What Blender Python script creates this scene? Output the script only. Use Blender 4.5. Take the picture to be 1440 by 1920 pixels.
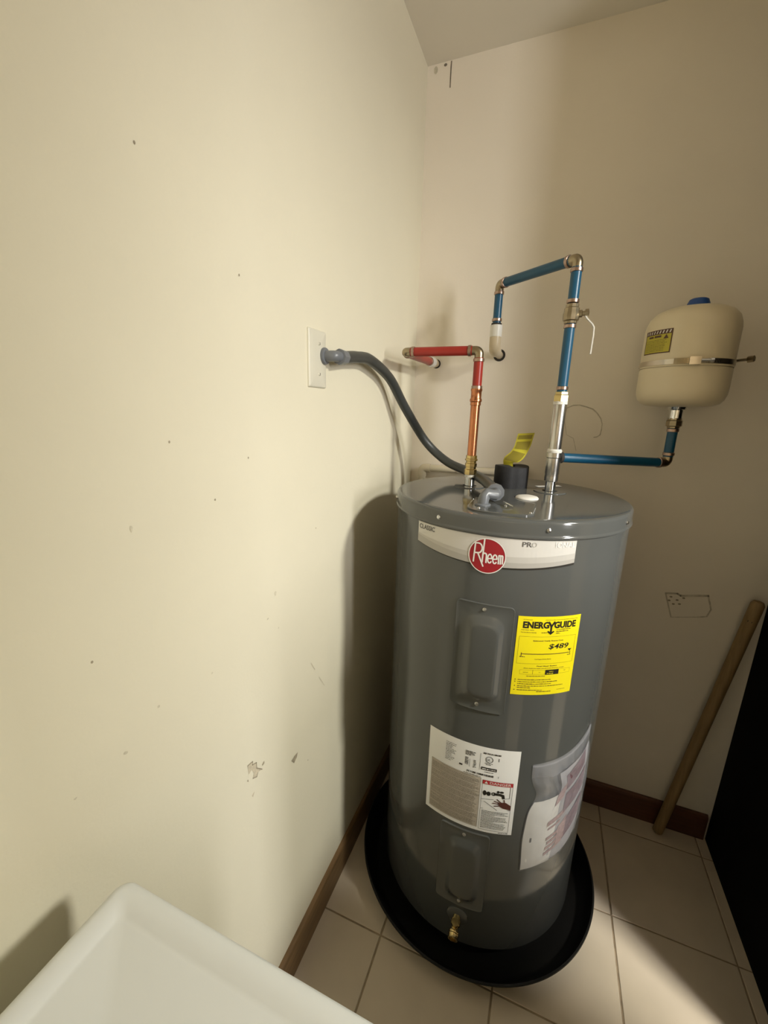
import bpy, bmesh, math, random
from math import sin, cos, pi, radians, hypot, atan2
from mathutils import Vector, Matrix
for _o in list(bpy.data.objects):
    bpy.data.objects.remove(_o)
S = bpy.context.scene
C = S.collection
rnd = random.Random(7)

# ------------------------------------------------------------------ camera
CAM_F, YAW, PITCH, ROLL = 780.6, 0.3711, 0.2419, 0.0262
CAM = Vector((0.4727, -1.4852, 1.4246))
cd = bpy.data.cameras.new('camera')
cd.sensor_fit = 'VERTICAL'; cd.sensor_height = 36.0
cd.lens = 36.0 * CAM_F / 1920.0
cd.clip_start = 0.01
cam = bpy.data.objects.new('camera', cd); C.objects.link(cam)
_f = Vector((-sin(YAW), cos(YAW), 0)); _r = Vector((cos(YAW), sin(YAW), 0)); _u = Vector((0, 0, 1))
_f2 = _f * cos(PITCH) - _u * sin(PITCH); _u2 = _u * cos(PITCH) + _f * sin(PITCH)
_r3 = _r * cos(ROLL) + _u2 * sin(ROLL); _u3 = _u2 * cos(ROLL) - _r * sin(ROLL)
cam.matrix_world = Matrix(((_r3.x, _u3.x, -_f2.x, CAM.x), (_r3.y, _u3.y, -_f2.y, CAM.y), (_r3.z, _u3.z, -_f2.z, CAM.z), (0, 0, 0, 1)))
S.camera = cam

# ------------------------------------------------------------------ world, light, exposure
W = bpy.data.worlds.new('world'); S.world = W; W.use_nodes = True
W.node_tree.nodes['Background'].inputs[0].default_value = (0.5, 0.52, 0.55, 1)
W.node_tree.nodes['Background'].inputs[1].default_value = 0.05
LAMP = Vector((1.95, -1.12, 2.20)); AIM = Vector((.58, -.36, .25))   # swivel ceiling spotlight
ld = bpy.data.lights.new('ceiling_lamp_light', 'AREA'); ld.shape = 'DISK'; ld.size = 0.24; ld.spread = radians(108)
ld.energy = 17.5; ld.color = (1.0, 0.99, 0.90)
lo = bpy.data.objects.new('ceiling_lamp_light', ld); C.objects.link(lo); lo.location = LAMP; lo.rotation_euler = (AIM - LAMP).to_track_quat('-Z', 'Y').to_euler()
fl = bpy.data.lights.new('rear_fill_light', 'AREA'); fl.shape = 'DISK'; fl.size = .16; fl.spread = radians(130); fl.energy = 11; fl.color = (1.0, .92, .78)
REAR = Vector((.80, -2.55, 2.25)); RAIM = Vector((.80, -3.3, 1.30))          # added fill lamp, unseen, lighting the wall behind the camera
fo = bpy.data.objects.new('rear_fill_light', fl); C.objects.link(fo); fo.location = REAR; fo.rotation_euler = (RAIM - REAR).to_track_quat('-Z', 'Y').to_euler()
WIN = (-2.03, -1.69, 1.20, 2.10)          # window in the right wall: y0, y1, z0, z1
wl = bpy.data.lights.new('window_daylight', 'AREA'); wl.shape = 'RECTANGLE'; wl.size = WIN[3] - WIN[2] - .1; wl.size_y = WIN[1] - WIN[0] - .1
wl.energy = 36; wl.color = (0.99, 0.98, 1.0)
wo = bpy.data.objects.new('window_daylight', wl); C.objects.link(wo)
wo.location = (2.735, (WIN[0] + WIN[1]) / 2, (WIN[2] + WIN[3]) / 2); wo.rotation_euler = (0, radians(90), 0)
S.view_settings.view_transform = 'Standard'
S.view_settings.look = 'None'
S.view_settings.exposure = 0.05
S.view_settings.gamma = 1.0
S.view_settings.use_curve_mapping = False

# ------------------------------------------------------------------ materials
def mat(name, col, rough=.5, metal=0., var=.06, scale=12., bump=0., bscale=200., spec=.5, coat=0., alpha=1., emit=None, trans=0., stretch=None):
    m = bpy.data.materials.new(name); m.use_nodes = True
    n = m.node_tree.nodes; l = m.node_tree.links; b = n['Principled BSDF']
    b.inputs['Roughness'].default_value = rough; b.inputs['Metallic'].default_value = metal
    b.inputs['Specular IOR Level'].default_value = spec
    b.inputs['Coat Weight'].default_value = coat
    b.inputs['Alpha'].default_value = alpha
    b.inputs['Transmission Weight'].default_value = trans
    tc = n.new('ShaderNodeTexCoord'); mp = n.new('ShaderNodeMapping')
    l.new(tc.outputs['Object'], mp.inputs['Vector'])
    if stretch: mp.inputs['Scale'].default_value = stretch
    nz = n.new('ShaderNodeTexNoise'); nz.inputs['Scale'].default_value = scale; nz.inputs['Detail'].default_value = 5
    l.new(mp.outputs['Vector'], nz.inputs['Vector'])
    rp = n.new('ShaderNodeValToRGB')
    rp.color_ramp.elements[0].position = .3; rp.color_ramp.elements[1].position = .7
    rp.color_ramp.elements[0].color = tuple(max(0, c * (1 - var)) for c in col) + (1,)
    rp.color_ramp.elements[1].color = tuple(min(1, c * (1 + var)) for c in col) + (1,)
    l.new(nz.outputs['Fac'], rp.inputs['Fac']); l.new(rp.outputs['Color'], b.inputs['Base Color'])
    if bump:
        bn = n.new('ShaderNodeTexNoise'); bn.inputs['Scale'].default_value = bscale; bn.inputs['Detail'].default_value = 3
        l.new(mp.outputs['Vector'], bn.inputs['Vector'])
        bu = n.new('ShaderNodeBump'); bu.inputs['Strength'].default_value = bump; bu.inputs['Distance'].default_value = .002
        l.new(bn.outputs['Fac'], bu.inputs['Height']); l.new(bu.outputs['Normal'], b.inputs['Normal'])
    if emit:
        b.inputs['Emission Color'].default_value = emit[0] + (1,); b.inputs['Emission Strength'].default_value = emit[1]
    return m

M = {}
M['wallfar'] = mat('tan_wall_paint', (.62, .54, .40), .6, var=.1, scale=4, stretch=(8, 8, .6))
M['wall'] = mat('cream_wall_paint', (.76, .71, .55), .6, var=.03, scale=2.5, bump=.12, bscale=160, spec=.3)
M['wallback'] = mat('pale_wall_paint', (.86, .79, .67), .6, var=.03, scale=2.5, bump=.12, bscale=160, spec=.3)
M['ceil'] = mat('ceiling_paint', (.80, .75, .65), .8, var=.03, scale=2, spec=.2)
M['tile'] = mat('floor_tile', (.68, .575, .44), .32, var=.07, scale=5, bump=.03, bscale=60)
M['grout'] = mat('grout', (.34, .26, .17), .9, var=.2, scale=40)
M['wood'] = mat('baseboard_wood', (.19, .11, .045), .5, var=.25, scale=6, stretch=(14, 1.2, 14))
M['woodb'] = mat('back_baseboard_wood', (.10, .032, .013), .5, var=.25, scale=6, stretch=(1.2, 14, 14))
M['pole'] = mat('pole_wood', (.27, .175, .07), .6, var=.2, scale=8, stretch=(20, 20, 1.5))
M['chip'] = mat('chipped_paint', (.36, .31, .22), .9, var=.25, scale=120)
M['chip2'] = mat('chipped_paint_pale', (.58, .51, .37), .9, var=.15, scale=120)
M['scuff'] = mat('scuff_mark', (.62, .57, .43), .85, var=.15, scale=80)
M['line'] = mat('dark_crack', (.20, .17, .13), .9, var=.2, scale=80)
M['patch'] = mat('patch_outline', (.60, .54, .43), .85, var=.2, scale=80)
M['jacket'] = mat('grey_enamel', (.094, .097, .092), .1, var=.03, scale=3, spec=.5)
M['panel'] = mat('grey_enamel_panel', (.096, .099, .094), .12, var=.03, scale=3, spec=.5)
M['pan'] = mat('black_plastic_pan', (.008, .0075, .007), .42, var=.2, scale=6, spec=.3)
M['foam'] = mat('black_foam', (.018, .018, .02), .8, var=.2, scale=60, bump=.3, bscale=400)
M['screw'] = mat('zinc_screw', (.62, .62, .6), .28, metal=1, var=.1)
M['steel'] = mat('galvanised_steel', (.56, .55, .52), .27, metal=1, var=.12, scale=30, stretch=(3, 3, .5))
M['chrome'] = mat('bright_nipple', (.75, .77, .77), .16, metal=1, var=.1)
M['brass'] = mat('brass', (.58, .45, .20), .25, metal=1, var=.12, scale=40)
M['bronze'] = mat('dull_bronze', (.36, .30, .20), .32, metal=1, var=.15, scale=40)
M['copper'] = mat('copper_pipe', (.52, .21, .10), .28, metal=1, var=.15, scale=20)
M['ring'] = mat('copper_crimp_ring', (.44, .32, .26), .34, metal=1, var=.1)
M['red'] = mat('red_pex', (.30, .022, .014), .34, var=.05)
M['blue'] = mat('blue_pex', (.007, .080, .155), .34, var=.05)
M['conduit'] = mat('grey_conduit', (.042, .046, .043), .42, var=.08, bump=.05, bscale=120)
M['greypl'] = mat('grey_plastic', (.155, .165, .178), .33, var=.04)
M['white'] = mat('white_plastic', (.78, .76, .70), .4, var=.03)
M['cpvc'] = mat('tan_cpvc', (.62, .52, .36), .38, var=.04)
M['cream'] = mat('cream_pvc', (.68, .61, .46), .4, var=.04)
M['plate'] = mat('ivory_plate', (.68, .65, .53), .35, var=.02)
M['dark'] = mat('dark_gap', (.03, .025, .02), .8, var=.1)
M['tank'] = mat('tank_ivory', (.80, .70, .49), .33, var=.02)
M['strap'] = mat('strap_steel', (.62, .56, .46), .3, metal=1, var=.1)
M['bluecap'] = mat('blue_cap', (.02, .08, .30), .4, var=.04)
M['yellow'] = mat('yellow_label', (.96, .82, .01), .45, var=.015)
M['tagyel'] = mat('yellow_tag', (.52, .47, .035), .4, var=.04)
M['tagprint'] = mat('tag_print', (.25, .21, .02), .5, var=.05)
M['tlabel'] = mat('tank_label_yellow', (.55, .48, .04), .45, var=.04)
M['brown'] = mat('brown_print', (.10, .045, .02), .5, var=.05)
M['ink'] = mat('black_ink', (.02, .017, .012), .5, var=.05)
M['inkgrey'] = mat('grey_ink', (.12, .115, .11), .5, var=.05)
M['inkmid'] = mat('mid_grey_ink', (.26, .225, .18), .5, var=.1)
M['inksoft'] = mat('soft_grey_ink', (.50, .48, .44), .5, var=.05)
M['paper'] = mat('white_label', (.95, .945, .93), .4, var=.015)
M['beige'] = mat('beige_print_field', (.56, .50, .42), .45, var=.05, scale=60)
M['silver'] = mat('silver_banner', (.66, .64, .60), .35, var=.02)
M['silver2'] = mat('silver_banner_stripe', (.54, .52, .48), .35, var=.02)
M['silver3'] = mat('silver_banner_dark', (.44, .42, .385), .35, var=.02)
M['logored'] = mat('deep_red', (.33, .012, .02), .35, var=.03)
M['logowhite'] = mat('logo_white', (.82, .80, .76), .4, var=.02)
M['danger'] = mat('danger_red', (.50, .03, .035), .45, var=.04)
M['skin'] = mat('print_dark_red', (.10, .03, .022), .5, var=.2, scale=200)
M['manual'] = mat('manual_paper', (.68, .66, .62), .6, var=.04, scale=20)
M['manual2'] = mat('manual_grey_sheet', (.34, .33, .345), .6, var=.10, scale=30)
M['mprint'] = mat('manual_print', (.16, .085, .10), .6, var=.3, scale=150)
M['mprint2'] = mat('manual_print_pink', (.36, .23, .22), .6, var=.25, scale=150)
M['appl'] = mat('white_appliance', (.70, .72, .70), .35, var=.01, spec=.4)
M['appl2'] = mat('grey_appliance_trim', (.35, .36, .37), .35, var=.02)
M['glass'] = mat('dark_door_glass', (.03, .03, .035), .08, var=.05)
M['cab'] = mat('black_cabinet', (.004, .0035, .003), .8, var=.2, spec=.06)
M['cab2'] = mat('black_cabinet_door', (.01, .008, .007), .45, var=.2, spec=.3)
M['bin'] = mat('shade_block_plastic', (.03, .03, .034), .5, var=.1)
M['pane'] = mat('window_glass', (.9, .95, 1.), .02, var=.01, alpha=.15)
M['lampw'] = mat('lamp_housing', (.8, .8, .78), .4, var=.02)
M['lampd'] = mat('lamp_diffuser', (.9, .88, .82), .4, var=.01, emit=((1., .93, .82), 6.0))
M['bag'] = mat('clear_plastic_bag', (.72, .72, .78), .10, var=.02, alpha=.20, spec=1.)
M['bag2'] = mat('clear_plastic_seam', (.62, .62, .68), .08, var=.02, alpha=.13, spec=1.)

# ------------------------------------------------------------------ mesh helpers
ORG = {}
class MB:
    def __init__(s): s.v = []; s.f = []; s.mi = []; s.k = 0
    def add(s, vs, fs):
        o = len(s.v); s.v += [Vector(x) for x in vs]; s.f += [tuple(i + o for i in q) for q in fs]; s.mi += [s.k] * len(fs); return s
    def box(s, a, b, bev=0.):
        bm = bmesh.new(); bmesh.ops.create_cube(bm, size=1)
        for v in bm.verts:
            v.co = Vector([a[i] + (b[i] - a[i]) * (v.co[i] + .5) for i in range(3)])
        if bev: bmesh.ops.bevel(bm, geom=list(bm.edges), offset=bev, segments=3, profile=.5, affect='EDGES')
        return s.bm(bm)
    def bm(s, bm):
        bm.verts.index_update(); s.add([v.co.copy() for v in bm.verts], [[v.index for v in f.verts] for f in bm.faces]); bm.free(); return s
    def lathe(s, prof, c=(0, 0, 0), axis=(0, 0, 1), n=48, flat=0):
        # prof: (radius, height along axis)
        ax = Vector(axis).normalized(); t = Vector((1, 0, 0)) if abs(ax.x) < .9 else Vector((0, 1, 0))
        e1 = ax.cross(t).normalized(); e2 = ax.cross(e1); c = Vector(c)
        vs = []; fs = []; idx = []
        for (r, h) in prof:
            if r < 1e-6: idx.append([len(vs)] * n); vs.append(c + ax * h)
            else:
                idx.append(list(range(len(vs), len(vs) + n)))
                vs += [c + ax * h + (e1 * cos(2 * pi * k / n) + e2 * sin(2 * pi * k / n)) * r for k in range(n)]
        for a, b in zip(idx[:-1], idx[1:]):
            for k in range(n):
                q = [a[k], a[(k + 1) % n], b[(k + 1) % n], b[k]]
                u = []
                for i in q:
                    if i not in u: u.append(i)
                if len(u) > 2: fs.append(u)
        return s.add(vs, fs)
    def cyl(s, a, b, r, n=24, bev=0.0):
        a = Vector(a); b = Vector(b); L = (b - a).length
        e = min(bev, L * .3, r * .5)
        pr = [(0, 0), (r - e, 0), (r, e), (r, L - e), (r - e, L), (0, L)] if e else [(0, 0), (r, 0), (r, L), (0, L)]
        return s.lathe(pr, a, b - a, n)
    def tube(s, path, r, n=16, caps=True):
        P = [Vector(x) for x in path]; R = r if isinstance(r, (list, tuple)) else [r] * len(P)
        T = []
        for i in range(len(P)):
            d = P[min(i + 1, len(P) - 1)] - P[max(i - 1, 0)]; T.append(d.normalized())
        t = Vector((0, 0, 1)) if abs(T[0].z) < .9 else Vector((1, 0, 0))
        e = T[0].cross(t).normalized(); vs = []; fs = []
        for i in range(len(P)):
            if i: e = (e - T[i] * e.dot(T[i])).normalized()
            g = T[i].cross(e)
            vs += [P[i] + (e * cos(2 * pi * k / n) + g * sin(2 * pi * k / n)) * R[i] for k in range(n)]
        for i in range(len(P) - 1):
            for k in range(n):
                fs.append((i * n + k, i * n + (k + 1) % n, (i + 1) * n + (k + 1) % n, (i + 1) * n + k))
        if caps: fs.append(tuple(range(n))[::-1]); fs.append(tuple(range((len(P) - 1) * n, len(P) * n)))
        return s.add(vs, fs)
    def build(s, name, m, parent=None, smooth=True, angle=35, root=None):
        me = bpy.data.meshes.new(name)
        o = bpy.data.objects.new(name, me); C.objects.link(o)
        org = Vector((0, 0, 0))
        if parent is not None:
            o.parent = parent; org = ORG.get(parent.name, Vector((0, 0, 0))); ORG[o.name] = org
        else: ORG[o.name] = org
        me.from_pydata([tuple(v - org) for v in s.v], [], s.f)
        ms = m if isinstance(m, (list, tuple)) else [m]
        for x in ms: me.materials.append(M[x])
        if len(ms) > 1:
            for pl, k in zip(me.polygons, s.mi): pl.material_index = k
        bm = bmesh.new(); bm.from_mesh(me); bmesh.ops.recalc_face_normals(bm, faces=bm.faces); bm.to_mesh(me); bm.free()
        if smooth:
            me.polygons.foreach_set('use_smooth', [True] * len(me.polygons)); me.set_sharp_from_angle(angle=radians(angle))
        me.update()
        return o

def thing(name, label, cat, loc, group=None):
    o = bpy.data.objects.new(name, None); C.objects.link(o); o.location = loc; o.empty_display_size = .05
    o['label'] = label; o['category'] = cat
    if group: o['group'] = group
    ORG[o.name] = Vector(loc)
    return o
def struct(o): o['kind'] = 'structure'; return o
def catmull(pts, n=10):
    P = [Vector(p) for p in pts]; P = [P[0] * 2 - P[1]] + P + [P[-1] * 2 - P[-2]]; out = []
    for i in range(1, len(P) - 2):
        a, b, c, d = P[i - 1:i + 3]
        for k in range(n):
            t = k / n
            out.append(.5 * ((2 * b) + (c - a) * t + (2 * a - 5 * b + 4 * c - d) * t * t + (3 * b - a - 3 * c + d) * t ** 3))
    out.append(P[-2]); return out
def bend(c, d1, d2, leg, fr, n=10):
    # path for an elbow: from c+d1*leg, rounded corner radius-ish fr, to c+d2*leg
    c = Vector(c); d1 = Vector(d1).normalized(); d2 = Vector(d2).normalized()
    a = c + d1 * fr; b = c + d2 * fr
    pts = [c + d1 * leg]
    for k in range(n + 1):
        t = k / n; pts.append(a * (1 - t) ** 2 + c * 2 * t * (1 - t) + b * t * t)
    pts.append(c + d2 * leg)
    return pts

# ------------------------------------------------------------------ flat-art helpers (u right, v up)
_tc = bpy.data.curves.new('tmp_text', 'FONT'); _to = bpy.data.objects.new('tmp_text', _tc); C.objects.link(_to)
def text_geo(s, h, bold=0., width=None, shear=0.):
    """cap height h; returns verts2d, faces with left-baseline origin"""
    _tc.body = s; _tc.size = 1.; _tc.offset = bold; _tc.resolution_u = 3; _tc.shear = shear; _tc.align_x = 'LEFT'
    dg = bpy.context.evaluated_depsgraph_get(); dg.update()
    me = _to.evaluated_get(dg).to_mesh()
    v = [(p.co.x, p.co.y) for p in me.vertices]; f = [tuple(p.vertices) for p in me.polygons]
    _to.evaluated_get(dg).to_mesh_clear()
    if not v: return [], []
    k = h / .69
    x0 = min(p[0] for p in v); x1 = max(p[0] for p in v)
    kx = k if width is None else width / (x1 - x0)
    return [((p[0] - x0) * kx, p[1] * k) for p in v], f
class Flat:
    def __init__(s): s.v = []; s.f = []
    def add(s, v, f):
        o = len(s.v); s.v += list(v); s.f += [tuple(i + o for i in q) for q in f]; return s
    def rect(s, u0, u1, v0, v1, nu=1):
        vs = []; fs = []
        nu = max(nu, int(abs(u1 - u0) / .012) + 1)
        for i in range(nu + 1):
            u = u0 + (u1 - u0) * i / nu; vs += [(u, v0), (u, v1)]
        for i in range(nu): fs.append((2 * i, 2 * i + 2, 2 * i + 3, 2 * i + 1))
        return s.add(vs, fs)
    def band(s, us, lo, hi):
        vs = []
        for u, a, b in zip(us, lo, hi): vs += [(u, a), (u, b)]
        return s.add(vs, [(2 * i, 2 * i + 2, 2 * i + 3, 2 * i + 1) for i in range(len(us) - 1)])
    def frame(s, u0, u1, v0, v1, t):
        s.rect(u0, u1, v0, v0 + t); s.rect(u0, u1, v1 - t, v1); s.rect(u0, u0 + t, v0, v1); s.rect(u1 - t, u1, v0, v1); return s
    def disc(s, u, v, ru, rv=None, n=32):
        rv = rv or ru; vs = []; fs = []
        rings = 4
        vs.append((u, v))
        for j in range(1, rings + 1):
            vs += [(u + ru * j / rings * cos(2 * pi * k / n), v + rv * j / rings * sin(2 * pi * k / n)) for k in range(n)]
        for k in range(n): fs.append((0, 1 + k, 1 + (k + 1) % n))
        for j in range(rings - 1):
            for k in range(n):
                fs.append((1 + j * n + k, 1 + (j + 1) * n + k, 1 + (j + 1) * n + (k + 1) % n, 1 + j * n + (k + 1) % n))
        return s.add(vs, fs)
    def ring(s, u, v, r0, r1, n=40, a0=0, a1=2 * pi):
        vs = []
        for k in range(n + 1):
            a = a0 + (a1 - a0) * k / n; vs += [(u + r0 * cos(a), v + r0 * sin(a)), (u + r1 * cos(a), v + r1 * sin(a))]
        return s.add(vs, [(2 * i, 2 * i + 1, 2 * i + 3, 2 * i + 2) for i in range(n)])
    def poly(s, pts): return s.add(pts, [tuple(range(len(pts)))])
    def stroke(s, pts, w):
        for (a, b), (c, d) in zip(pts[:-1], pts[1:]):
            L = hypot(c - a, d - b) or 1e-9; x, y = -(d - b) / L * w / 2, (c - a) / L * w / 2
            ex, ey = (c - a) / L * w * .3, (d - b) / L * w * .3
            s.poly([(a + x - ex, b + y - ey), (a - x - ex, b - y - ey), (c - x + ex, d - y + ey), (c + x + ex, d + y + ey)])
        return s
    def text(s, t, u, v, h, bold=0., width=None, shear=0., align='L'):
        vs, f = text_geo(t, h, bold, width, shear)
        if not vs: return s
        w = max(p[0] for p in vs); o = {'L': 0, 'C': -w / 2, 'R': -w}[align]
        return s.add([(p[0] + u + o, p[1] + v) for p in vs], f)
    def greek(s, u0, u1, v, h, seed=0):
        r = random.Random(seed); u = u0
        while u < u1 - h * .5:
            w = min(h * r.uniform(1.2, 4.5), u1 - u); s.rect(u, u + w, v, v + h * r.uniform(.7, 1.)); u += w + h * .55
        return s
    def mesh(s, fn, w):
        mb = MB(); mb.add([fn(a, b, w) for a, b in s.v], s.f); return mb

# ------------------------------------------------------------------ room shell
RX, RY, RZ = 2.7, -3.3, 2.44
def slab(name, a, b, m):
    return struct(MB().box(a, b).build(name, m, smooth=False))
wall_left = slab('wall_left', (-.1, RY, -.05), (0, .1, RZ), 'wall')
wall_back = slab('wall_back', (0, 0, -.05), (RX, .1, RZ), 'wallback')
y0, y1, z0, z1 = WIN
wall_right = struct(MB().box((RX, RY, -.05), (RX + .1, y0, RZ)).box((RX, y1, -.05), (RX + .1, .1, RZ)).box((RX, y0, -.05), (RX + .1, y1, z0)).box((RX, y0, z1), (RX + .1, y1, RZ)).build('wall_right', 'wallfar', smooth=False))
wf = MB()
for a, b in (((y0, z0), (y0 + .05, z1)), ((y1 - .05, z0), (y1, z1)), ((y0, z0), (y1, z0 + .05)), ((y0, z1 - .05), (y1, z1))): wf.box((RX + .03, a[0], a[1]), (RX + .07, b[0], b[1]))
window_1 = struct(wf.build('window_1', 'lampw', smooth=False))
MB().box((RX + .048, y0 + .045, z0 + .045), (RX + .052, y1 - .045, z1 - .045)).build('pane', 'pane', window_1, smooth=False)
MB().box((RX - .02, y0 - .04, z0 - .03), (RX + .03, y1 + .04, z0), .004).build('sill', 'lampw', window_1)
wall_front = slab('wall_front', (-.1, RY - .1, -.05), (RX + .1, RY, RZ), 'wallfar')
wall_added_blocker = slab('wall_added_blocker', (1.62, RY, -.0025), (1.72, -1.57, RZ), 'wallfar')  # added, unseen: keeps window light off the near part of the left wall
ceiling = slab('ceiling', (-.1, RY - .1, RZ), (RX + .1, .1, RZ + .1), 'ceil')
floor = slab('floor', (0, RY, -.05), (RX, 0, -.0025), 'grout')
# tiles
GX, GY, TP, GAP = .1870, -.0825, .3035, .0045
def edges(start, pitch, lo, hi):
    e = [lo]; x = start
    while x > lo: x -= pitch
    x += pitch
    while x < hi - .01:
        if x > lo + .01: e.append(x)
        x += pitch
    return e + [hi]
ex = edges(GX, TP, 0, RX); ey = edges(GY, TP, RY, 0); tc = {}
for i in range(len(ex) - 1):
    for j in range(len(ey) - 1):
        w = round(ex[i + 1] - ex[i] - GAP, 4); h = round(ey[j + 1] - ey[j] - GAP, 4)
        if w < .02 or h < .02: continue
        if (w, h) not in tc:
            me = bpy.data.meshes.new('tile'); bm = bmesh.new(); bmesh.ops.create_cube(bm, size=1)
            for v in bm.verts: v.co = Vector((v.co.x * w, v.co.y * h, (v.co.z - .5) * .006))
            top = [e for e in bm.edges if all(v.co.z > -.001 for v in e.verts)]
            bmesh.ops.bevel(bm, geom=top, offset=.0012, segments=1, affect='EDGES'); bm.to_mesh(me); bm.free(); me.materials.append(M['tile']); tc[(w, h)] = me
        o = bpy.data.objects.new('tile', tc[(w, h)]); C.objects.link(o); o.parent = floor
        o.location = ((ex[i] + ex[i + 1]) / 2, (ey[j] + ey[j + 1]) / 2, rnd.uniform(-.0003, .0001))
BH = .0987
def baseboard(name, a, b, inward, m):
    a = Vector(a); b = Vector(b); n = Vector(inward); mb = MB()
    prof = [(0, 0), (.012, 0), (.012, BH - .012), (.010, BH - .004), (.006, BH), (0, BH)]
    vs = [a + n * x + Vector((0, 0, z)) for x, z in prof] + [b + n * x + Vector((0, 0, z)) for x, z in prof]; k = len(prof)
    mb.add(vs, [(i, (i + 1) % k, k + (i + 1) % k, k + i) for i in range(k)] + [tuple(range(k)), tuple(range(k, 2 * k))])
    return struct(mb.build(name, m, smooth=False))
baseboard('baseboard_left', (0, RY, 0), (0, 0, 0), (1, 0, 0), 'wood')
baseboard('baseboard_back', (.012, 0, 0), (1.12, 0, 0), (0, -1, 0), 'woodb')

# wear on the walls
def on_left(a, b, w): return (w, a, b)
def on_back(a, b, w): return (a, -w, b)
def mark(name, flat, fn, m, wall, w=.0006): return flat.mesh(fn, w).build(name, m, wall, smooth=False)
big = [(-.9606, .7507), (-.9467, .748), (-.9473, .7409), (-.9363, .7359), (-.9357, .7224), (-.9201, .7052), (-.9333, .7097), (-.9371, .7029), (-.9481, .7096), (-.9442, .7175), (-.9496, .7316), (-.9592, .7293)]
mark('paint_chip', Flat().poly(big), on_left, 'chip2', wall_left)
mark('paint_chip', Flat().stroke(big[:6], .0022).stroke(big[6:9], .0022), on_left, 'chip', wall_left, .0009)
mark('paint_chip', Flat().poly([(-.792, .6339), (-.797, .6232), (-.8084, .617), (-.8186, .6323), (-.8053, .6352)]), on_left, 'chip', wall_left)
mark('paint_chip', Flat().poly([(-.9194, .7151), (-.9123, .7190), (-.9116, .7128), (-.9178, .7113)]), on_left, 'chip', wall_left)
mark('paint_chip', Flat().poly([(-.9648, .7182), (-.9615, .7201), (-.9605, .7128)]), on_left, 'chip', wall_left)
mark('paint_chip', Flat().poly([(-.9541, .6727), (-.9458, .6748), (-.9512, .6664)]), on_left, 'chip2', wall_left)
mark('scratch', Flat().stroke([(-.726, .8315), (-.718, .818), (-.7096, .8037)], .0022).stroke([(-.690, .770), (-.6639, .7278)], .002), on_left, 'scuff', wall_left)
for (y, z) in [(-1.076, 1.709), (-.911, 1.619), (-1.068, 1.375), (-.912, 1.339), (-.994, 1.282), (-1.206, 1.127), (-.695, 1.159), (-.749, .572)]:
    mark('speck', Flat().disc(y, z, .0014, .0019, 8), on_left, 'chip', wall_left)
for (y, z, a, b) in [(-.847, .987, .004, .006), (-1.137, 1.273, .005, .009), (-1.183, .978, .007, .005), (-1.248, .971, .004, .003), (-.88, 1.023, .006, .004), (-.853, 1.066, .008, .010), (-1.129, 1.009, .005, .005), (-1.028, .998, .004, .004)]:
    n = 11; mark('scuff', Flat().poly([(y + .55 * a * cos(2 * pi * k / n) * rnd.uniform(.5, 1), z + .6 * b * sin(2 * pi * k / n) * rnd.uniform(.5, 1)) for k in range(n)]), on_left, 'scuff', wall_left)
mark('crack', Flat().stroke([(.0735, 2.437), (.0729, 2.4241), (.0728, 2.395), (.0730, 2.3729)], .0032), on_back, 'line', wall_back)
mark('speck', Flat().disc(.0556, 2.432, .005, .004, 10), on_back, 'line', wall_back)
mark('speck', Flat().disc(.026, 2.425, .006, .010, 10), on_back, 'scuff', wall_back)
circ = [(.5127, 1.385), (.506, 1.415), (.5104, 1.4432), (.5281, 1.4518), (.5469, 1.4528), (.5669, 1.4478), (.5850, 1.4420), (.5996, 1.4291), (.6110, 1.414), (.6173, 1.3972), (.6178, 1.38), (.6158, 1.3643), (.608, 1.357), (.5988, 1.3553)]
mark('patch_outline', Flat().stroke(circ[:2] + circ[2:3], .0018).stroke(circ[2:8], .0034).stroke(circ[7:], .003).stroke([(.5127, 1.385), (.5189, 1.36), (.5408, 1.3491), (.5534, 1.3107)], .0018), on_back, 'patch', wall_back)
rp = [(.8708, .8754), (.902, .8796), (.9116, .8741), (.9822, .8881), (.9969, .8441), (.9902, .8189), (.9676, .8121), (.8981, .7968), (.8817, .8441)]
mark('patch_outline', Flat().stroke(rp[2:4], .007).stroke(rp[3:7], .0045).stroke(rp[6:8], .0025).stroke(rp[0:3], .006).stroke([rp[7], rp[8], rp[0]], .004), on_back, 'patch', wall_back)
for (x, z) in [(.887, .866), (.884, .853), (.905, .858), (.897, .843), (.913, .846), (.921, .868)]:
    mark('chip', Flat().disc(x, z, .0045, .003, 7), on_back, 'chip', wall_back)

# ------------------------------------------------------------------ water heater
HX, HY, HR, HZ0, HZ1 = .3843, -.3737, .2840, .053, 1.2219
heater = thing('water_heater', 'tall round grey electric water heater with yellow and white labels on its front', 'water heater', (HX, HY, .006))
def wrap(u, v, w):
    a = u / HR; return (HX + (HR + w) * sin(a), HY - (HR + w) * cos(a), v)
A = lambda deg: radians(deg) * HR
mb = MB(); mb.lathe([(0, HZ0), (HR - .012, HZ0), (HR - .003, HZ0 + .003), (HR, HZ0 + .010), (HR, .4), (HR, .8), (HR, 1.196), (.2, 1.196)], (HX, HY, 0), n=192)
mb.build('jacket', 'jacket', heater)
mb = MB(); mb.lathe([(HR - .002, 1.1842), (HR + .0022, 1.1836), (HR + .0042, 1.1850), (HR + .0046, 1.1872), (HR + .0040, 1.1892), (HR + .0028, 1.1906), (HR + .0026, 1.1925), (HR + .0026, 1.2135), (HR + .0020, 1.2168), (HR + .0004, 1.2193), (HR - .0025, 1.2211), (HR - .0060, 1.2218), (HR - .012, 1.2220), (.15, 1.2222), (0, 1.2224)], (HX, HY, 0), n=192)
mb.build('lid', 'jacket', heater)
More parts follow.
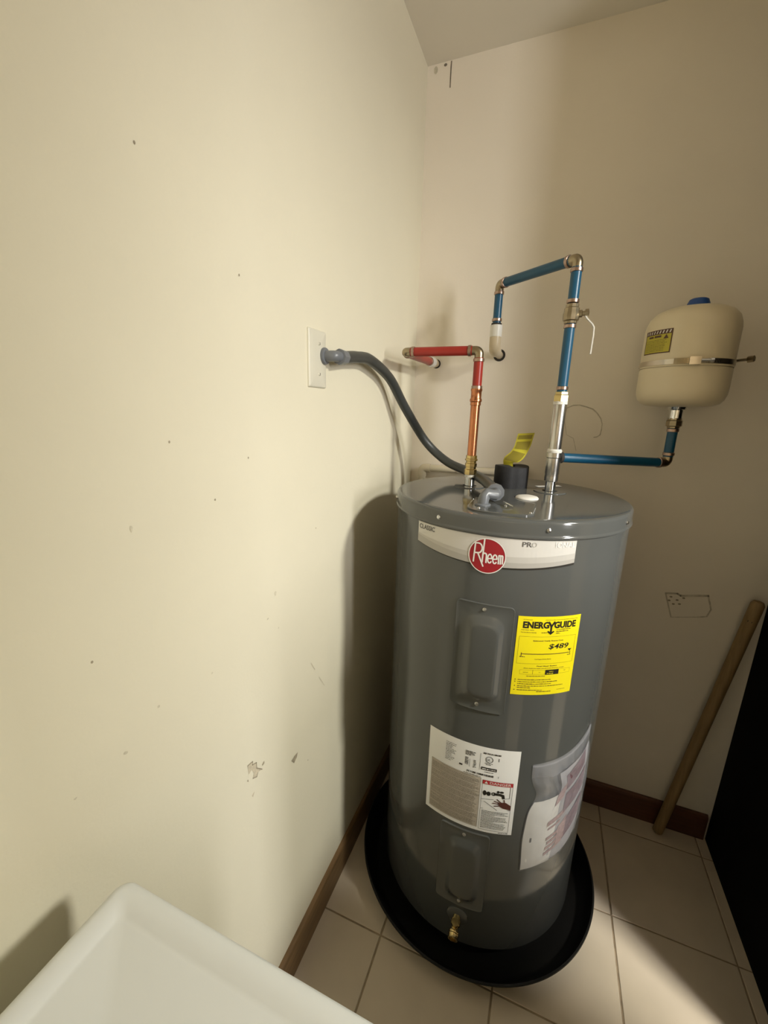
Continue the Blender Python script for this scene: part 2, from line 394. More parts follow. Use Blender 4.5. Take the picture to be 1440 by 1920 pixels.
for k in range(3):
    a = radians(90 + 120 * k); x, y = HX + .2 * cos(a), HY + .2 * sin(a)
    MB().cyl((x, y, .006), (x, y, HZ0 + .001), .022).build('foot', 'steel', heater)
def screw_head(fn, u, v, w, r, name, parent, m='screw'):
    c = Vector(fn(u, v, w)); n = (Vector(fn(u, v, w + .01)) - c).normalized()
    mb = MB().lathe([(r * 1.25, 0), (r * 1.25, r * .2), (r, r * .35), (r * .9, r * .75), (r * .3, r * .95), (0, r * .95)], c, n, n=12)
    return mb.build(name, m, parent)
for d in (-138, -68.5, -23.8, 21.6, 65.3, 110, 155): screw_head(wrap, A(d), 1.203, .0026, .0038, 'lid_screw', heater)

def rr(cx, cy, w, h, r, nc=8, ns=7):
    out = []
    corners = [(cx + w / 2 - r, cy + h / 2 - r, 0), (cx - w / 2 + r, cy + h / 2 - r, 90), (cx - w / 2 + r, cy - h / 2 + r, 180), (cx + w / 2 - r, cy - h / 2 + r, 270)]
    pts = []
    for (x, y, a0) in corners:
        pts.append([(x + r * cos(radians(a0 + 90 * k / nc)), y + r * sin(radians(a0 + 90 * k / nc))) for k in range(nc + 1)])
    for i in range(4):
        out += pts[i]; a = pts[i][-1]; b = pts[(i + 1) % 4][0]
        out += [(a[0] + (b[0] - a[0]) * k / ns, a[1] + (b[1] - a[1]) * k / ns) for k in range(1, ns)]
    return out
def rings(mb, fn, rs):
    n = len(rs[0][0]); vs = []; fs = []
    for pts, w in rs: vs += [fn(a, b, w) for a, b in pts]
    for j in range(len(rs) - 1):
        for k in range(n): fs.append((j * n + k, j * n + (k + 1) % n, (j + 1) * n + (k + 1) % n, (j + 1) * n + k))
    pts, w = rs[-1]; cx = sum(p[0] for p in pts) / n; cy = sum(p[1] for p in pts) / n
    c = len(vs); vs.append(fn(cx, cy, w)); base = (len(rs) - 1) * n
    for k in range(n): fs.append((base + k, base + (k + 1) % n, c))
    return mb.add(vs, fs)
def access_panel(z0, z1, hb):
    cz = (z0 + z1) / 2; w = .1215; h = z1 - z0; bu = .0055
    rs = [(rr(0, cz, w, h, .010), 0), (rr(0, cz, w, h, .010), .0032), (rr(0, cz, w - .002, h - .002, .009), .0042), (rr(0, cz, w - .006, h - .006, .008), .0036)]
    rs += [(rr(bu * .5, cz, .082, hb + .012, .024), .0036), (rr(bu * .6, cz, .076, hb + .004, .024), .0050), (rr(bu * .7, cz, .060, hb - .018, .022), .0125), (rr(bu * .7, cz, .053, hb - .026, .019), .0146), (rr(bu * .7, cz, .046, hb - .034, .016), .0150)]
    rs += [(rr(bu * .7, cz, .024, hb - .056, .008), .0150), (rr(bu * .7, cz, .006, hb - .075, .002), .0150)]
    o = rings(MB(), wrap, rs).build('access_panel', 'panel', heater, angle=50)
    screw_head(wrap, 0, z1 - .0125, .0036, .0036, 'screw', o); screw_head(wrap, .001, z0 + .0165, .0036, .0036, 'screw', o)
    return o
access_panel(.7765, 1.0345, .196); access_panel(.190, .4345, .186)

def art(name, flat, w, m, parent): return flat.mesh(wrap, w).build(name, m, parent, smooth=False)
# brand banner
us = [A(-36.4 + 70.6 * k / 40) for k in range(41)]
hw = (us[-1] - us[0]) / 2; um = (us[-1] + us[0]) / 2
low = [1.1185 + .0168 * ((u - um) / hw) ** 2 for u in us]
f = Flat().band(us, low, [1.1815] * 41); ban = art('brand_banner', f, .0007, 'silver', heater)
art('border', Flat().band(us, [z - .0014 - .0032 * (u - us[0]) / (us[-1] - us[0]) for u, z in zip(us, low)], low), .0007, 'ink', ban)
art('border', Flat().band(us, [1.1802] * 41, [1.1815] * 41), .0010, 'inksoft', ban)
art('stripe', Flat().band(us, low, [z + .0125 - .004 * ((u - um) / hw) for u, z in zip(us, low)]), .0010, 'silver3', ban)
art('stripe', Flat().band(us, [z + .0125 - .004 * ((u - um) / hw) for u, z in zip(us, low)], [z + .024 - .004 * ((u - um) / hw) ** 2 for u, z in zip(us, low)]), .0010, 'silver2', ban)
art('lettering', Flat().text('CLASSIC', A(-35.5), 1.1665, .0100, .022, A(-25.8) - A(-35.5)), .0013, 'inkgrey', ban)
art('lettering', Flat().text('PR', A(12.2), 1.1672, .0100, .010, .0185), .0013, 'inkgrey', ban)
art('lettering', Flat().text('O', A(15.9), 1.1672, .0100, .006, .0095), .0013, 'inksoft', ban)  # glare put into letter colours: pale O, middle letters missing, white end
art('lettering', Flat().text('IONAL', A(25.2), 1.1680, .0100, .022, A(33.6) - A(25.2)), .0013, 'logowhite', ban)
# round emblem
LU, LV, LR = A(-1.15), 1.1395, .0372
logo = art('brand_roundel', Flat().disc(LU, LV, LR, n=64), .0016, 'logored', heater)
art('border', Flat().ring(LU, LV, LR * .965, LR * 1.015, 72), .0020, 'logowhite', logo)
sw = .082
def ltr(pts): return [(LU + (a * .94 - .03) * LR, LV + b * LR) for a, b in pts]
def arc(cx, cy, rx, ry, a0, a1, n=10): return [(cx + rx * cos(radians(a0 + (a1 - a0) * k / n)), cy + ry * sin(radians(a0 + (a1 - a0) * k / n))) for k in range(n + 1)]
lf = Flat()
lf.stroke(ltr([(-.72, -.42), (-.67, .68)]), sw * LR)
lf.stroke(ltr([(-.69, .66), (-.50, .68)] + arc(-.48, .40, .22, .28, 90, -90) + [(-.68, .10)]), sw * LR)
lf.stroke(ltr([(-.50, .12), (-.14, -.62)]), sw * LR)
lf.stroke(ltr([(-.21, -.38), (-.16, .94)]), sw * LR)
lf.stroke(ltr([(-.20, .05)] + arc(-.09, .03, .105, .12, 150, 0) + [(.015, -.38)]), sw * LR)
for cx in (.21, .50):
    lf.stroke(ltr([(cx - .10, -.13), (cx + .11, -.10)] + arc(cx, -.12, .115, .25, 10, 320, 16)), sw * LR * .9)
lf.stroke(ltr([(.71, -.36), (.71, .12)]), sw * LR * .9)
lf.stroke(ltr([(.71, .03)] + arc(.765, .05, .055, .08, 160, 0, 6) + [(.82, -.36)]), sw * LR * .85)
lf.stroke(ltr([(.82, .03)] + arc(.875, .05, .055, .08, 160, 0, 6) + [(.93, -.34)]), sw * LR * .85)
art('lettering', lf, .0020, 'logowhite', logo)
# yellow energy label
E0, E1, EZ0, EZ1 = A(13.8), A(41.0), .8315, 1.0178
en = art('energy_label', Flat().rect(E0, A(41.6), EZ0, EZ1, 24), .0009, 'yellow', heater)
uu = lambda d: A(d)
art('lettering', Flat().text('ENERG', uu(16.0), .9918, .0138, .042, .0545), .0013, 'ink', en)
art('lettering', Flat().text('GUIDE', uu(29.2), .9918, .0138, .042, .0505), .0013, 'ink', en)
yu = uu(28.0)
f = Flat().stroke([(yu - .0062, 1.0052), (yu, .9955)], .0040).stroke([(yu + .0062, 1.0052), (yu, .9955)], .0040).stroke([(yu, .9965), (yu, .9800)], .0038)
f.stroke([(yu - .0060, .9838), (yu, .9785), (yu + .0060, .9838)], .0032).poly([(yu - .0055, .9835), (yu, .9760), (yu + .0055, .9835)])
art('lettering', f, .0014, 'ink', en)
f = Flat()
f.text('U.S. Government', uu(16.0), 1.0098, .0018, .01)
f.text('Federal law prohibits removal of this label before consumer purchase', uu(25.2), 1.0098, .0016, .01, uu(40.0) - uu(25.2))
f.text('Water Heater - Electric', uu(15.4), .9862, .0019, .02); f.text('Tank Size (Storage Capacity)', uu(15.4), .9806, .0019, .02); f.greek(uu(24.0), uu(26.4), .9806, .0017, 3)
f.greek(uu(30.4), uu(37.0), .9872, .0017, 4).greek(uu(30.4), uu(36.0), .9828, .0017, 5).greek(uu(30.4), uu(32.2), .9786, .0017, 6)
f.frame(uu(15.0), uu(40.3), .9080, .9720, .0004)
f.text('Estimated Yearly Energy Cost', uu(21.0), .9612, .0026, .02, uu(34.3) - uu(21.0))
f.rect(uu(16.5), uu(38.2), .9302, .9318).rect(uu(16.5), uu(16.75), .9260, .9340).rect(uu(38.4), uu(38.6), .9270, .9340)
f.greek(uu(16.0), uu(18.2), .9235, .0019, 8).greek(uu(37.2), uu(38.8), .9250, .0018, 9)
f.text('Cost Range of Similar Models', uu(22.4), .9182, .0021, .015)
f.text('First Hour Rating', uu(23.8), .9012, .0026, .02, uu(32.9) - uu(23.8))
f.text('(How much hot water you get in the first hour of use)', uu(18.3), .8962, .0021, .01, uu(36.3) - uu(18.3))
f.frame(uu(16.8), uu(39.6), .8826, .8930, .0003); f.rect(uu(22.3), uu(22.4), .8826, .8930)
f.text('very small', uu(18.2), .8868, .0018, .01); f.text('low', uu(25.0), .8868, .0018, .01); f.text('high', uu(36.6), .8880, .0018, .01)
f.greek(uu(19.8), uu(28.0), .8776, .0016, 12)
for k, (z, e, b) in enumerate([(.8684, 30.8, 1), (.8632, 34.0, 1), (.8582, 31.2, 0), (.8530, 37.0, 1), (.8488, 22.0, 0), (.8430, 27.4, 1), (.8392, 31.8, 0)]):
    if b: f.disc(uu(15.3), z + .0009, .0012, n=8)
    f.greek(uu(16.4 if k < 6 else 25.0), uu(e), z, .0017, 30 + k)
f.greek(uu(34.4), uu(38.4), .8420, .0010, 50)
art('print', f, .0013, 'brown', en)
f = Flat().text('$489', uu(28.0), .9434, .0112, .012, uu(37.2) - uu(28.0), .15)
art('pointer', Flat().poly([(uu(37.2), .9402), (uu(39.0), .9402), (uu(38.1), .9345)]), .0014, 'ink', en); art('rating_cell', Flat().rect(uu(27.9), uu(34.1), .8812, .8932), .0014, 'ink', en)
art('lettering', f, .0014, 'ink', en)
art('lettering', Flat().text('medium', uu(29.6), .8882, .0022, .02), .0018, 'yellow', en)
art('print', Flat().greek(uu(28.6), uu(31.8), .8836, .0018, 60), .0018, 'yellow', en)
# white rating label
R0, R1, RZ0, RZ1 = A(-21.6), A(21.9), .4445, .6838
ra = art('rating_label', Flat().rect(R0, R1, RZ0, RZ1, 30), .0009, 'paper', heater)
art('print_field', Flat().rect(A(-19.5), A(5.25), .4550, .5985), .0012, 'beige', ra)
f = Flat(); k = 0; z = .5945
while z > .458:
    s0 = A(-19.0) if k % 7 else A(-14.0); f.greek(s0, A(rnd.uniform(2.5, 5.0)), z, .0016, 100 + k); z -= .0031 if k % 5 else .0046; k += 1
f.frame(A(-19.5), A(5.3), .4545, .5990, .0006)
f.greek(A(-3), A(5), .6005, .0020, 90)
art('print', f, .0015, 'inkmid', ra)
f = Flat()
for k in range(12): f.greek(A(-12.4), A(-9.6 + rnd.uniform(0, 2.6)), .6650 - k * .0044, .0015, 200 + k)
for k in range(4): f.greek(A(-2.8), A(rnd.uniform(-.4, 2.0)), .6610 - k * .0033, .0020, 230 + k)
for k in range(6): f.greek(A(-2.8), A(-1.2), .6430 - k * .0036, .0020, 240 + k).greek(A(1.2), A(2.5), .6400 - k * .0036, .0020, 250 + k)
f.rect(A(4.05), A(4.2), .6200, .6655).rect(A(-.6), A(-.48), .620, .642)
u = A(-1.5); r_ = random.Random(5)
while u < A(10.7):
    w = r_.choice([.0006, .0010, .0018, .0026]); f.rect(u, u + w, .6055, .6105); u += w + r_.choice([.0006, .0010, .0016])
u = A(5.4)
while u < A(13.0):
    w = r_.choice([.0008, .0016, .0024]); f.rect(u, u + w, .6660, .6702); u += w + r_.choice([.0008, .0014])
f.ring(A(8.15), .6525, .0072, .0085, 32); f.text('UL', A(7.15), .6490, .0062, .01, .0075)
f.greek(A(6.2), A(9.8), .6410, .0018, 70).greek(A(6.8), A(9.0), .6376, .0016, 71)
f.rect(A(4.8), A(11.9), .6222, .6298); f.greek(A(6.5), A(10.6), .6168, .0014, 72)
for k in range(3): f.rect(A(12.2), A(12.6), .6510 + k * .003, .6530 + k * .003)
f.rect(A(12.9), A(13.05), .6055, .6110); f.greek(A(-5.4), A(-3.8), .6170, .0050, 75)
f.frame(A(6.1), A(20.1), .4520, .5950, .0006)
for k in range(14):
    z = .5075 - k * .0038; f.greek(A(6.9), A(rnd.uniform(17.5, 19.6) if k not in (3, 8) else 13.0), z, .0014, 300 + k)
f.greek(A(15.5), A(20.0), .4475, .0018, 320)
# faucet and basin drawing
f.disc(A(7.5), .5590, .0042, .0072, 14).disc(A(9.3), .5585, .0048, .0062, 14).ring(A(11.6), .5600, .0028, .0050, 20)
f.stroke([(A(12.0), .5600), (A(14.6), .5600), (A(15.9), .5585), (A(16.2), .5515)], .0066).disc(A(13.6), .5675, .0032, .0036, 12).disc(A(15.2), .5675, .0050, .0030, 12)
f.stroke([(A(6.3), .5400), (A(11.8), .5440)], .0009).stroke([(A(7.6), .5350), (A(13.8), .5150)], .0009).stroke([(A(19.0), .583), (A(19.0), .5520), (A(16.6), .5500)], .0009).stroke([(A(6.4), .5130), (A(19.8), .5165)], .0008)
art('print', f, .0015, 'ink', ra)
art('print', Flat().greek(A(5.3), A(8.2), .6244, .0030, 81).greek(A(8.5), A(11.4), .6250, .0018, 82), .0018, 'logowhite', ra)
dh = art('danger_header', Flat().rect(A(6.2), A(19.95), .5842, .5946), .0016, 'danger', ra)
art('lettering', Flat().text('DANGER', A(9.4), .5866, .0062, .008, A(19.2) - A(9.4)), .0020, 'logowhite', ra)
art('warning_triangle', Flat().poly([(A(7.0), .5864), (A(8.6), .5864), (A(7.8), .5930)]), .0020, 'logowhite', ra)
f = Flat().poly([(A(20.0), .5185), (A(20.0), .5310), (A(17.6), .5395), (A(15.4), .5395), (A(14.4), .5350), (A(14.6), .5280), (A(16.4), .5225)])
for (p_, q_) in (((15.2, .5385), (13.4, .5465)), ((14.6, .5365), (12.2, .5405)), ((14.5, .5335), (11.6, .5340)), ((14.8, .5290), (12.3, .5262)), ((17.0, .5385), (16.6, .5470))):
    f.stroke([(A(p_[0]), p_[1]), (A(q_[0]), q_[1])], .0024)
art('hand_drawing', f, .0018, 'skin', ra)

# things on the lid
ZT = 1.2222
def lidp(u, v, w): return (u, v, ZT + w)
def disc_on(x, y, prof, name, m, parent, n=40): return MB().lathe(prof, (x, y, ZT), n=n).build(name, m, parent)
HOT = (.277, -.332); COLD = (.486, -.304)
for (x, y) in (HOT, COLD):
    c = disc_on(x, y, [(.0185, -.001), (.0185, .0012), (.020, .0026), (.040, .0022), (.0415, .0010), (.0415, -.001)], 'pipe_collar', 'panel', heater)
    MB().lathe([(0, .0006), (.0185, .0006)], (x, y, ZT), n=28).build('gap', 'dark', c)
# junction cover with a front edge that follows the rim
jo = []
for k in range(9): jo.append((.4595 - .004 + .0, -.505 - .10 * k / 8))
jc = rr(0, 0, 1, 1, .2)
pts = [(.4540, -.4950), (.4590, -.5000), (.4600, -.5600), (.4590, -.6080), (.4540, -.6175), (.4400, -.6260), (.4190, -.6310), (.3900, -.6335), (.3650, -.6325), (.3450, -.6280), (.3310, -.6190), (.3215, -.6040), (.3190, -.5850), (.3190, -.5000), (.3240, -.4950)]
cx_, cy_ = .389, -.56
def inset(P, d): return [(x + (cx_ - x) / hypot(cx_ - x, cy_ - y) * d, y + (cy_ - y) / hypot(cx_ - x, cy_ - y) * d) for x, y in P]
jb = rings(MB(), lidp, [(pts, -.001), (pts, .0026), (inset(pts, .0015), .0036), (inset(pts, .006), .0036), (inset(pts, .03), .0036)]).build('junction_cover', 'panel', heater, angle=50)
screw_head(lidp, .4520, -.6060, .0036, .0030, 'screw', jb); screw_head(lidp, .3480, -.6100, .0036, .0030, 'screw', jb); screw_head(lidp, .3980, -.5600, .0036, .0030, 'screw', jb)
MB().tube([(.398, -.560, ZT + .006), (.392, -.556, ZT + .012), (.404, -.566, ZT + .010), (.414, -.568, ZT + .006)], .0016, 8).build('ground_wire', 'chrome', jb)
disc_on(.4351, -.4255, [(.0275, -.0005), (.0272, .0016), (.0245, .0042), (.016, .0062), (0, .0070)], 'round_plug', 'white', heater)
Flat().poly([(.446, -.232), (.508, -.186), (.519, -.204), (.457, -.250)]).mesh(lidp, .0009).build('paper_sticker', 'paper', heater, smooth=False)
# black foam cover and its tag
FX, FY, FRr = .380, -.272, .0460
mb = MB(); n = 40
prof = [(.985, 0), (1.0, .004), (1.0, .030), (.995, .0555), (.97, .0585), (.60, .0590), (.22, .0582), (.20, .050), (0, .050)]
vs = []; fs = []
for (k, h) in prof:
    for j in range(n):
        a = 2 * pi * j / n; r = FRr * k * (1 + .018 * sin(3 * a + 1) + .01 * sin(7 * a))
        if abs(((a - 5.05 + pi) % (2 * pi)) - pi) < .09 and k > .5: r *= .93
        vs.append((FX + r * cos(a), FY + r * sin(a), ZT + h + (.002 * sin(a * 2) if h > .04 else 0)))
for i in range(len(prof) - 1):
    for j in range(n): fs.append((i * n + j, i * n + (j + 1) % n, (i + 1) * n + (j + 1) % n, (i + 1) * n + j))
mb.add(vs, fs).build('foam_cover', 'foam', heater, angle=50)
tp = catmull([(.378, -.276, 1.272), (.374, -.279, 1.285), (.380, -.284, 1.297), (.395, -.282, 1.313), (.405, -.276, 1.335), (.409, -.270, 1.355), (.412, -.268, 1.371)], 6)
side = catmull([(.008, -.004, .004), (.013, -.006, .006), (.020, -.006, -.004), (.019, -.004, -.006), (.0210, 0, .001), (.0215, 0, .002), (.0215, 0, .002)], 6)
def strip(mb, P, Q, s0, s1, off, i0=0, i1=None):
    i1 = i1 or len(P); vs = []; fs = []
    for k in range(i0, i1):
        for j in range(5):
            s = s0 + (s1 - s0) * j / 4
            bow = .0025 * (1 - s * s); vs.append(P[k] + Q[k] * s + Vector((-.002, -bow - off, 0)))
    for k in range(i1 - i0 - 1):
        for j in range(4): fs.append((k * 5 + j, k * 5 + j + 1, (k + 1) * 5 + j + 1, (k + 1) * 5 + j))
    return mb.add(vs, fs)
mb = strip(MB(), tp, side, -1, 1, 0); strip(mb, tp, side, -1, 1, -.0008)
tag_ = mb.build('warning_tag', 'tagyel', heater)
mb = MB()
for (a, b) in ((11, 21), (22, 29), (30, 35)): strip(mb, tp, side, -.84, .84, .0005, a, b)
mb.build('print', 'tagprint', tag_)
# drain valve
DZ = .150; dy = HY - HR
mb = MB().lathe([(.0, -.004), (.030, -.004), (.030, .001), (.024, .004), (.0155, .005), (.0155, .012)], (HX, dy, DZ), (0, -1, 0), 32)
MB().lathe([(.0, -.002), (.027, -.002), (.027, .0015), (.023, .0035), (0, .0035)], (HX, dy, DZ), (0, -1, 0), 32).build('valve_escutcheon', 'panel', heater)
mb = MB().lathe([(0, 0), (.0095, 0), (.0095, .008), (.0120, .009), (.0120, .018), (.0085, .020), (.0090, .031), (.0122, .032), (.0126, .034), (.0118, .037), (.0126, .039), (.0118, .042), (.0122, .048), (.0080, .048), (.0080, .042), (0, .042)], (HX, dy - .003, DZ), (0, -1, -.18), 24)
dv = mb.build('drain_valve', 'brass', heater)
mb = MB().lathe([(0, 0), (.0065, 0), (.0065, .008), (.004, .009), (.004, .013), (.009, .0135), (.009, .0165), (0, .0165)], (HX, dy - .027, DZ + .003), (0, -.15, 1), 18); mb.build('valve_handle', 'brass', dv)

# ------------------------------------------------------------------ drain pan
pan = MB(); PR = .3558
pan.lathe([(0, .0005), (.312, .0005), (.318, .003), (PR - .003, .055), (PR + .001, .060), (PR, .063), (PR - .004, .0635), (PR - .0065, .057), (.3165, .0085), (.311, .0055), (0, .0055)], (HX, HY, 0), n=160)
pan = pan.build('drain_pan', 'pan'); pan['label'] = 'shallow round black plastic pan on the floor under the grey heater'; pan['category'] = 'drain pan'

# ------------------------------------------------------------------ pipes
def vpipe(mb, xy, z0, z1, r, n=24, bev=.0): return mb.cyl((xy[0], xy[1], z0), (xy[0], xy[1], z1), r, n, bev)
def lath(xy, prof, n=24): return MB().lathe(prof, (xy[0], xy[1], 0), n=n)
def ringz(xy, z, name, m, par, r=.0142, h=.009):
    return lath(xy, [(r - .002, z - h / 2), (r, z - h / 2 + .001), (r, z + h / 2 - .001), (r - .002, z + h / 2)]).build(name, m, par)
def ring_at(c, d, par, r=.0142, h=.009, m='ring', name='crimp_ring'):
    return MB().lathe([(r - .003, -h / 2), (r, -h / 2 + .001), (r, h / 2 - .001), (r - .003, h / 2)], c, d, 24).build(name, m, par)
PXR = .0122
hot = thing('hot_water_pipe', 'red pipe with a copper lower section rising from the left of the heater lid', 'pipe', (HOT[0], HOT[1], ZT))
hz = 1.578
lath(HOT, [(0, ZT), (.0132, ZT), (.0132, 1.250), (0, 1.250)]).build('nipple', 'chrome', hot)
lath(HOT, [(.0132, 1.248), (.0150, 1.249), (.0150, 1.258), (.0132, 1.259)]).build('sealant_tape', 'white', hot)
lath(HOT, [(.010, 1.256), (.0168, 1.256), (.0168, 1.270), (.0142, 1.2715), (.0142, 1.277), (.0160, 1.278), (.0160, 1.287), (.0138, 1.288), (.0138, 1.293), (.0172, 1.2945), (.0172, 1.2985), (.0150, 1.300), (.0150, 1.308), (.0125, 1.309)], 8).build('brass_adapter', 'brass', hot, smooth=False)
vpipe(MB(), HOT, 1.305, 1.455, .0122).build('copper_pipe', 'copper', hot)
lath(HOT, [(.0122, 1.440), (.0140, 1.441), (.0140, 1.449), (.0158, 1.451), (.0158, 1.456), (.0138, 1.459), (.0138, 1.476), (.0150, 1.478), (.0150, 1.483), (.0122, 1.484)]).build('coupling', 'copper', hot)
ringz(HOT, 1.4865, 'crimp_ring', 'ring', hot)
vpipe(MB(), HOT, 1.476, hz - .018, PXR).build('red_pipe', 'red', hot)
ringz(HOT, 1.5545, 'crimp_ring', 'ring', hot)
RE = Vector((.076, -.337, hz)); RT = Vector((HOT[0], HOT[1], hz)); RW = Vector((.0755, 0.0, hz + .004))
dl = (RE - RT).normalized(); dw = (RW - RE).normalized()
MB().tube(bend(RT, (0, 0, -1), dl, .026, .012), .0118, 16).build('elbow', 'bronze', hot)
MB().cyl(RT + dl * .018, RE - dl * .016, PXR).build('red_pipe', 'red', hot)
ring_at(RT + dl * .025, dl, hot); ring_at(RE - dl * .023, dl, hot)
MB().tube(bend(RE, -dl, dw, .025, .012), .0120, 16).build('elbow', 'bronze', hot)
ring_at(RE + dw * .024, dw, hot)
MB().cyl(RE + dw * .016, RE + dw * .255, PXR).build('red_pipe', 'red', hot)
ring_at(RE + dw * .247, dw, hot)
MB().lathe([(.012, .250), (.0165, .252), (.0165, .282), (.012, .284)], RE, dw, 24).build('transition_fitting', 'white', hot)
MB().lathe([(.012, .284), (.0145, .285), (.0145, .312), (.0115, .313)], RE, dw, 24).build('transition_fitting', 'cpvc', hot)
MB().cyl(RE + dw * .31, RW - dw * .001, .0108).build('wall_stub', 'cpvc', hot)
MB().lathe([(.0105, -.0015), (.0150, -.0015), (.0150, -.0004), (.0105, -.0004)], RW, dw, 24).build('wall_hole', 'dark', hot)

cold = thing('cold_water_pipe', 'blue pipe loop with valve rising from the right of the heater lid to the wall', 'pipe', (COLD[0], COLD[1], ZT))
cz = 1.780
lath(COLD, [(0, ZT), (.0135, ZT), (.0135, 1.258), (0, 1.258)]).build('nipple', 'chrome', cold)
lath(COLD, [(.013, 1.250), (.0172, 1.252), (.0178, 1.262), (.0172, 1.268), (.0180, 1.272), (.0180, 1.312), (.0195, 1.314), (.0195, 1.326), (.016, 1.328)]).build('steel_tee', 'steel', cold)
lath(COLD, [(.0155, 1.326), (.0182, 1.327), (.0186, 1.332), (.0155, 1.336)]).build('sealant_tape', 'white', cold)
lath(COLD, [(.0155, 1.332), (.0158, 1.334), (.0158, 1.448), (.0150, 1.450)]).build('steel_nipple', 'steel', cold)
lath(COLD, [(.0150, 1.447), (.0170, 1.448), (.0170, 1.455), (.0150, 1.456)]).build('sealant_tape', 'white', cold)
lath(COLD, [(.014, 1.454), (.0186, 1.455), (.0186, 1.470), (.0165, 1.472), (.0165, 1.478), (.012, 1.479)], 6).build('brass_adapter', 'brass', cold, smooth=False)
ringz(COLD, 1.4875, 'crimp_ring', 'ring', cold)
vpipe(MB(), COLD, 1.475, 1.640, PXR).build('blue_pipe', 'blue', cold)
ringz(COLD, 1.6315, 'crimp_ring', 'ring', cold)
bv = lath(COLD, [(.0125, 1.637), (.0145, 1.638), (.0145, 1.643), (.0180, 1.645), (.0188, 1.650), (.0188, 1.660), (.0172, 1.664), (.0172, 1.672), (.0148, 1.674), (.0148, 1.681), (.012, 1.682)], 12).build('ball_valve', 'bronze', cold, angle=25)
ringz(COLD, 1.6880, 'crimp_ring', 'ring', cold)
vz = 1.658
MB().lathe([(0, .012), (.0085, .012), (.0085, .024), (.0055, .025), (.0055, .031), (.0095, .031), (.0095, .038), (.0060, .039), (0, .040)], (COLD[0], COLD[1], vz), (1, -.12, .05), 8).build('valve_stem', 'bronze', bv, smooth=False)
LV0 = Vector((COLD[0] + .031, COLD[1] - .004, vz - .004))
lp = [LV0, LV0 + Vector((.006, 0, -.008)), LV0 + Vector((.018, -.001, -.020)), LV0 + Vector((.0225, -.002, -.028)), LV0 + Vector((.0235, -.003, -.045)), LV0 + Vector((.0225, -.003, -.088))]
mb = MB()
vs = []; fs = []
for i, q in enumerate(lp):
    hw_ = .0055 if i < 3 else .0065; t = .0014
    for (a, b) in ((-hw_, -t), (hw_, -t), (hw_, t), (-hw_, t)): vs.append(q + Vector((b, a, b * .3)))
for i in range(len(lp) - 1):
    for k in range(4): fs.append((i * 4 + k, i * 4 + (k + 1) % 4, i * 4 + 4 + (k + 1) % 4, i * 4 + 4 + k))
fs += [(0, 1, 2, 3), tuple(len(vs) - 4 + k for k in range(4))]
mb.add(vs, fs).build('valve_lever', 'white', bv, smooth=False)
vpipe(MB(), COLD, 1.684, cz - .018, PXR).build('blue_pipe', 'blue', cold)
ringz(COLD, 1.7555, 'crimp_ring', 'ring', cold)
BT = Vector((COLD[0], COLD[1], cz)); BE = Vector((.2865, -.128, 1.785)); db = (BE - BT).normalized()
MB().tube(bend(BT, (0, 0, -1), db, .026, .011), .0122, 16).build('elbow', 'bronze', cold)
ring_at(BT + db * .026, db, cold); MB().cyl(BT + db * .018, BE - db * .016, PXR).build('blue_pipe', 'blue', cold); ring_at(BE - db * .023, db, cold)
MB().tube(bend(BE, -db, (0, 0, -1), .025, .011), .0120, 16).build('elbow', 'bronze', cold)
bx = (BE.x, BE.y)
ringz(bx, 1.7610, 'crimp_ring', 'ring', cold)
vpipe(MB(), bx, 1.680, 1.770, .0118).build('blue_pipe', 'blue', cold)
ringz(bx, 1.6885, 'crimp_ring', 'ring', cold)
lath(bx, [(.0115, 1.674), (.0150, 1.6755), (.0150, 1.6795), (.0115, 1.680)]).build('gasket', 'dark', cold)
lath(bx, [(.012, 1.641), (.0175, 1.642), (.0175, 1.674), (.012, 1.676)], 20).build('transition_fitting', 'white', cold)
EC = Vector((bx[0], bx[1], 1.606))
MB().tube(bend(EC, (0, 0, 1), (0, 1, 0), .036, .022), .0168, 20).build('wall_elbow', 'cpvc', cold)
MB().cyl(EC + Vector((0, .03, 0)), (EC.x, -.0012, EC.z), .0120).build('wall_stub', 'cpvc', cold)
MB().lathe([(.0118, -.0016), (.0190, -.0016), (.0190, -.0004), (.0118, -.0004)], (EC.x, 0, EC.z), (0, 1, 0), 24).build('wall_hole', 'dark', cold)
# branch to the small tank
TKX, TKY = .778, -.130
B0 = Vector((COLD[0], COLD[1], 1.314)); B1 = Vector((TKX, TKY, 1.301)); dd = (B1 - B0).normalized()
MB().lathe([(.0125, .014), (.0150, .015), (.0150, .022), (.0125, .024)], B0, dd, 20).build('steel_outlet', 'dark', cold)
MB().cyl(B0 + dd * .020, B1 - dd * .020, PXR).build('blue_pipe', 'blue', cold)
ring_at(B1 - dd * .024, dd, cold)
MB().tube(bend(B1, -dd, (0, 0, 1), .026, .011), .0120, 16).build('elbow', 'bronze', cold)
ringz((TKX, TKY), 1.3255, 'crimp_ring', 'ring', cold)
vpipe(MB(), (TKX, TKY), 1.318, 1.396, PXR).build('blue_pipe', 'blue', cold)
ringz((TKX, TKY), 1.3890, 'crimp_ring', 'ring', cold)
lath((TKX, TKY), [(.012, 1.394), (.0150, 1.395), (.0150, 1.399), (.0192, 1.401), (.0192, 1.414), (.0165, 1.416), (.0165, 1.421), (.012, 1.422)], 8).build('brass_adapter', 'bronze', cold, smooth=False)

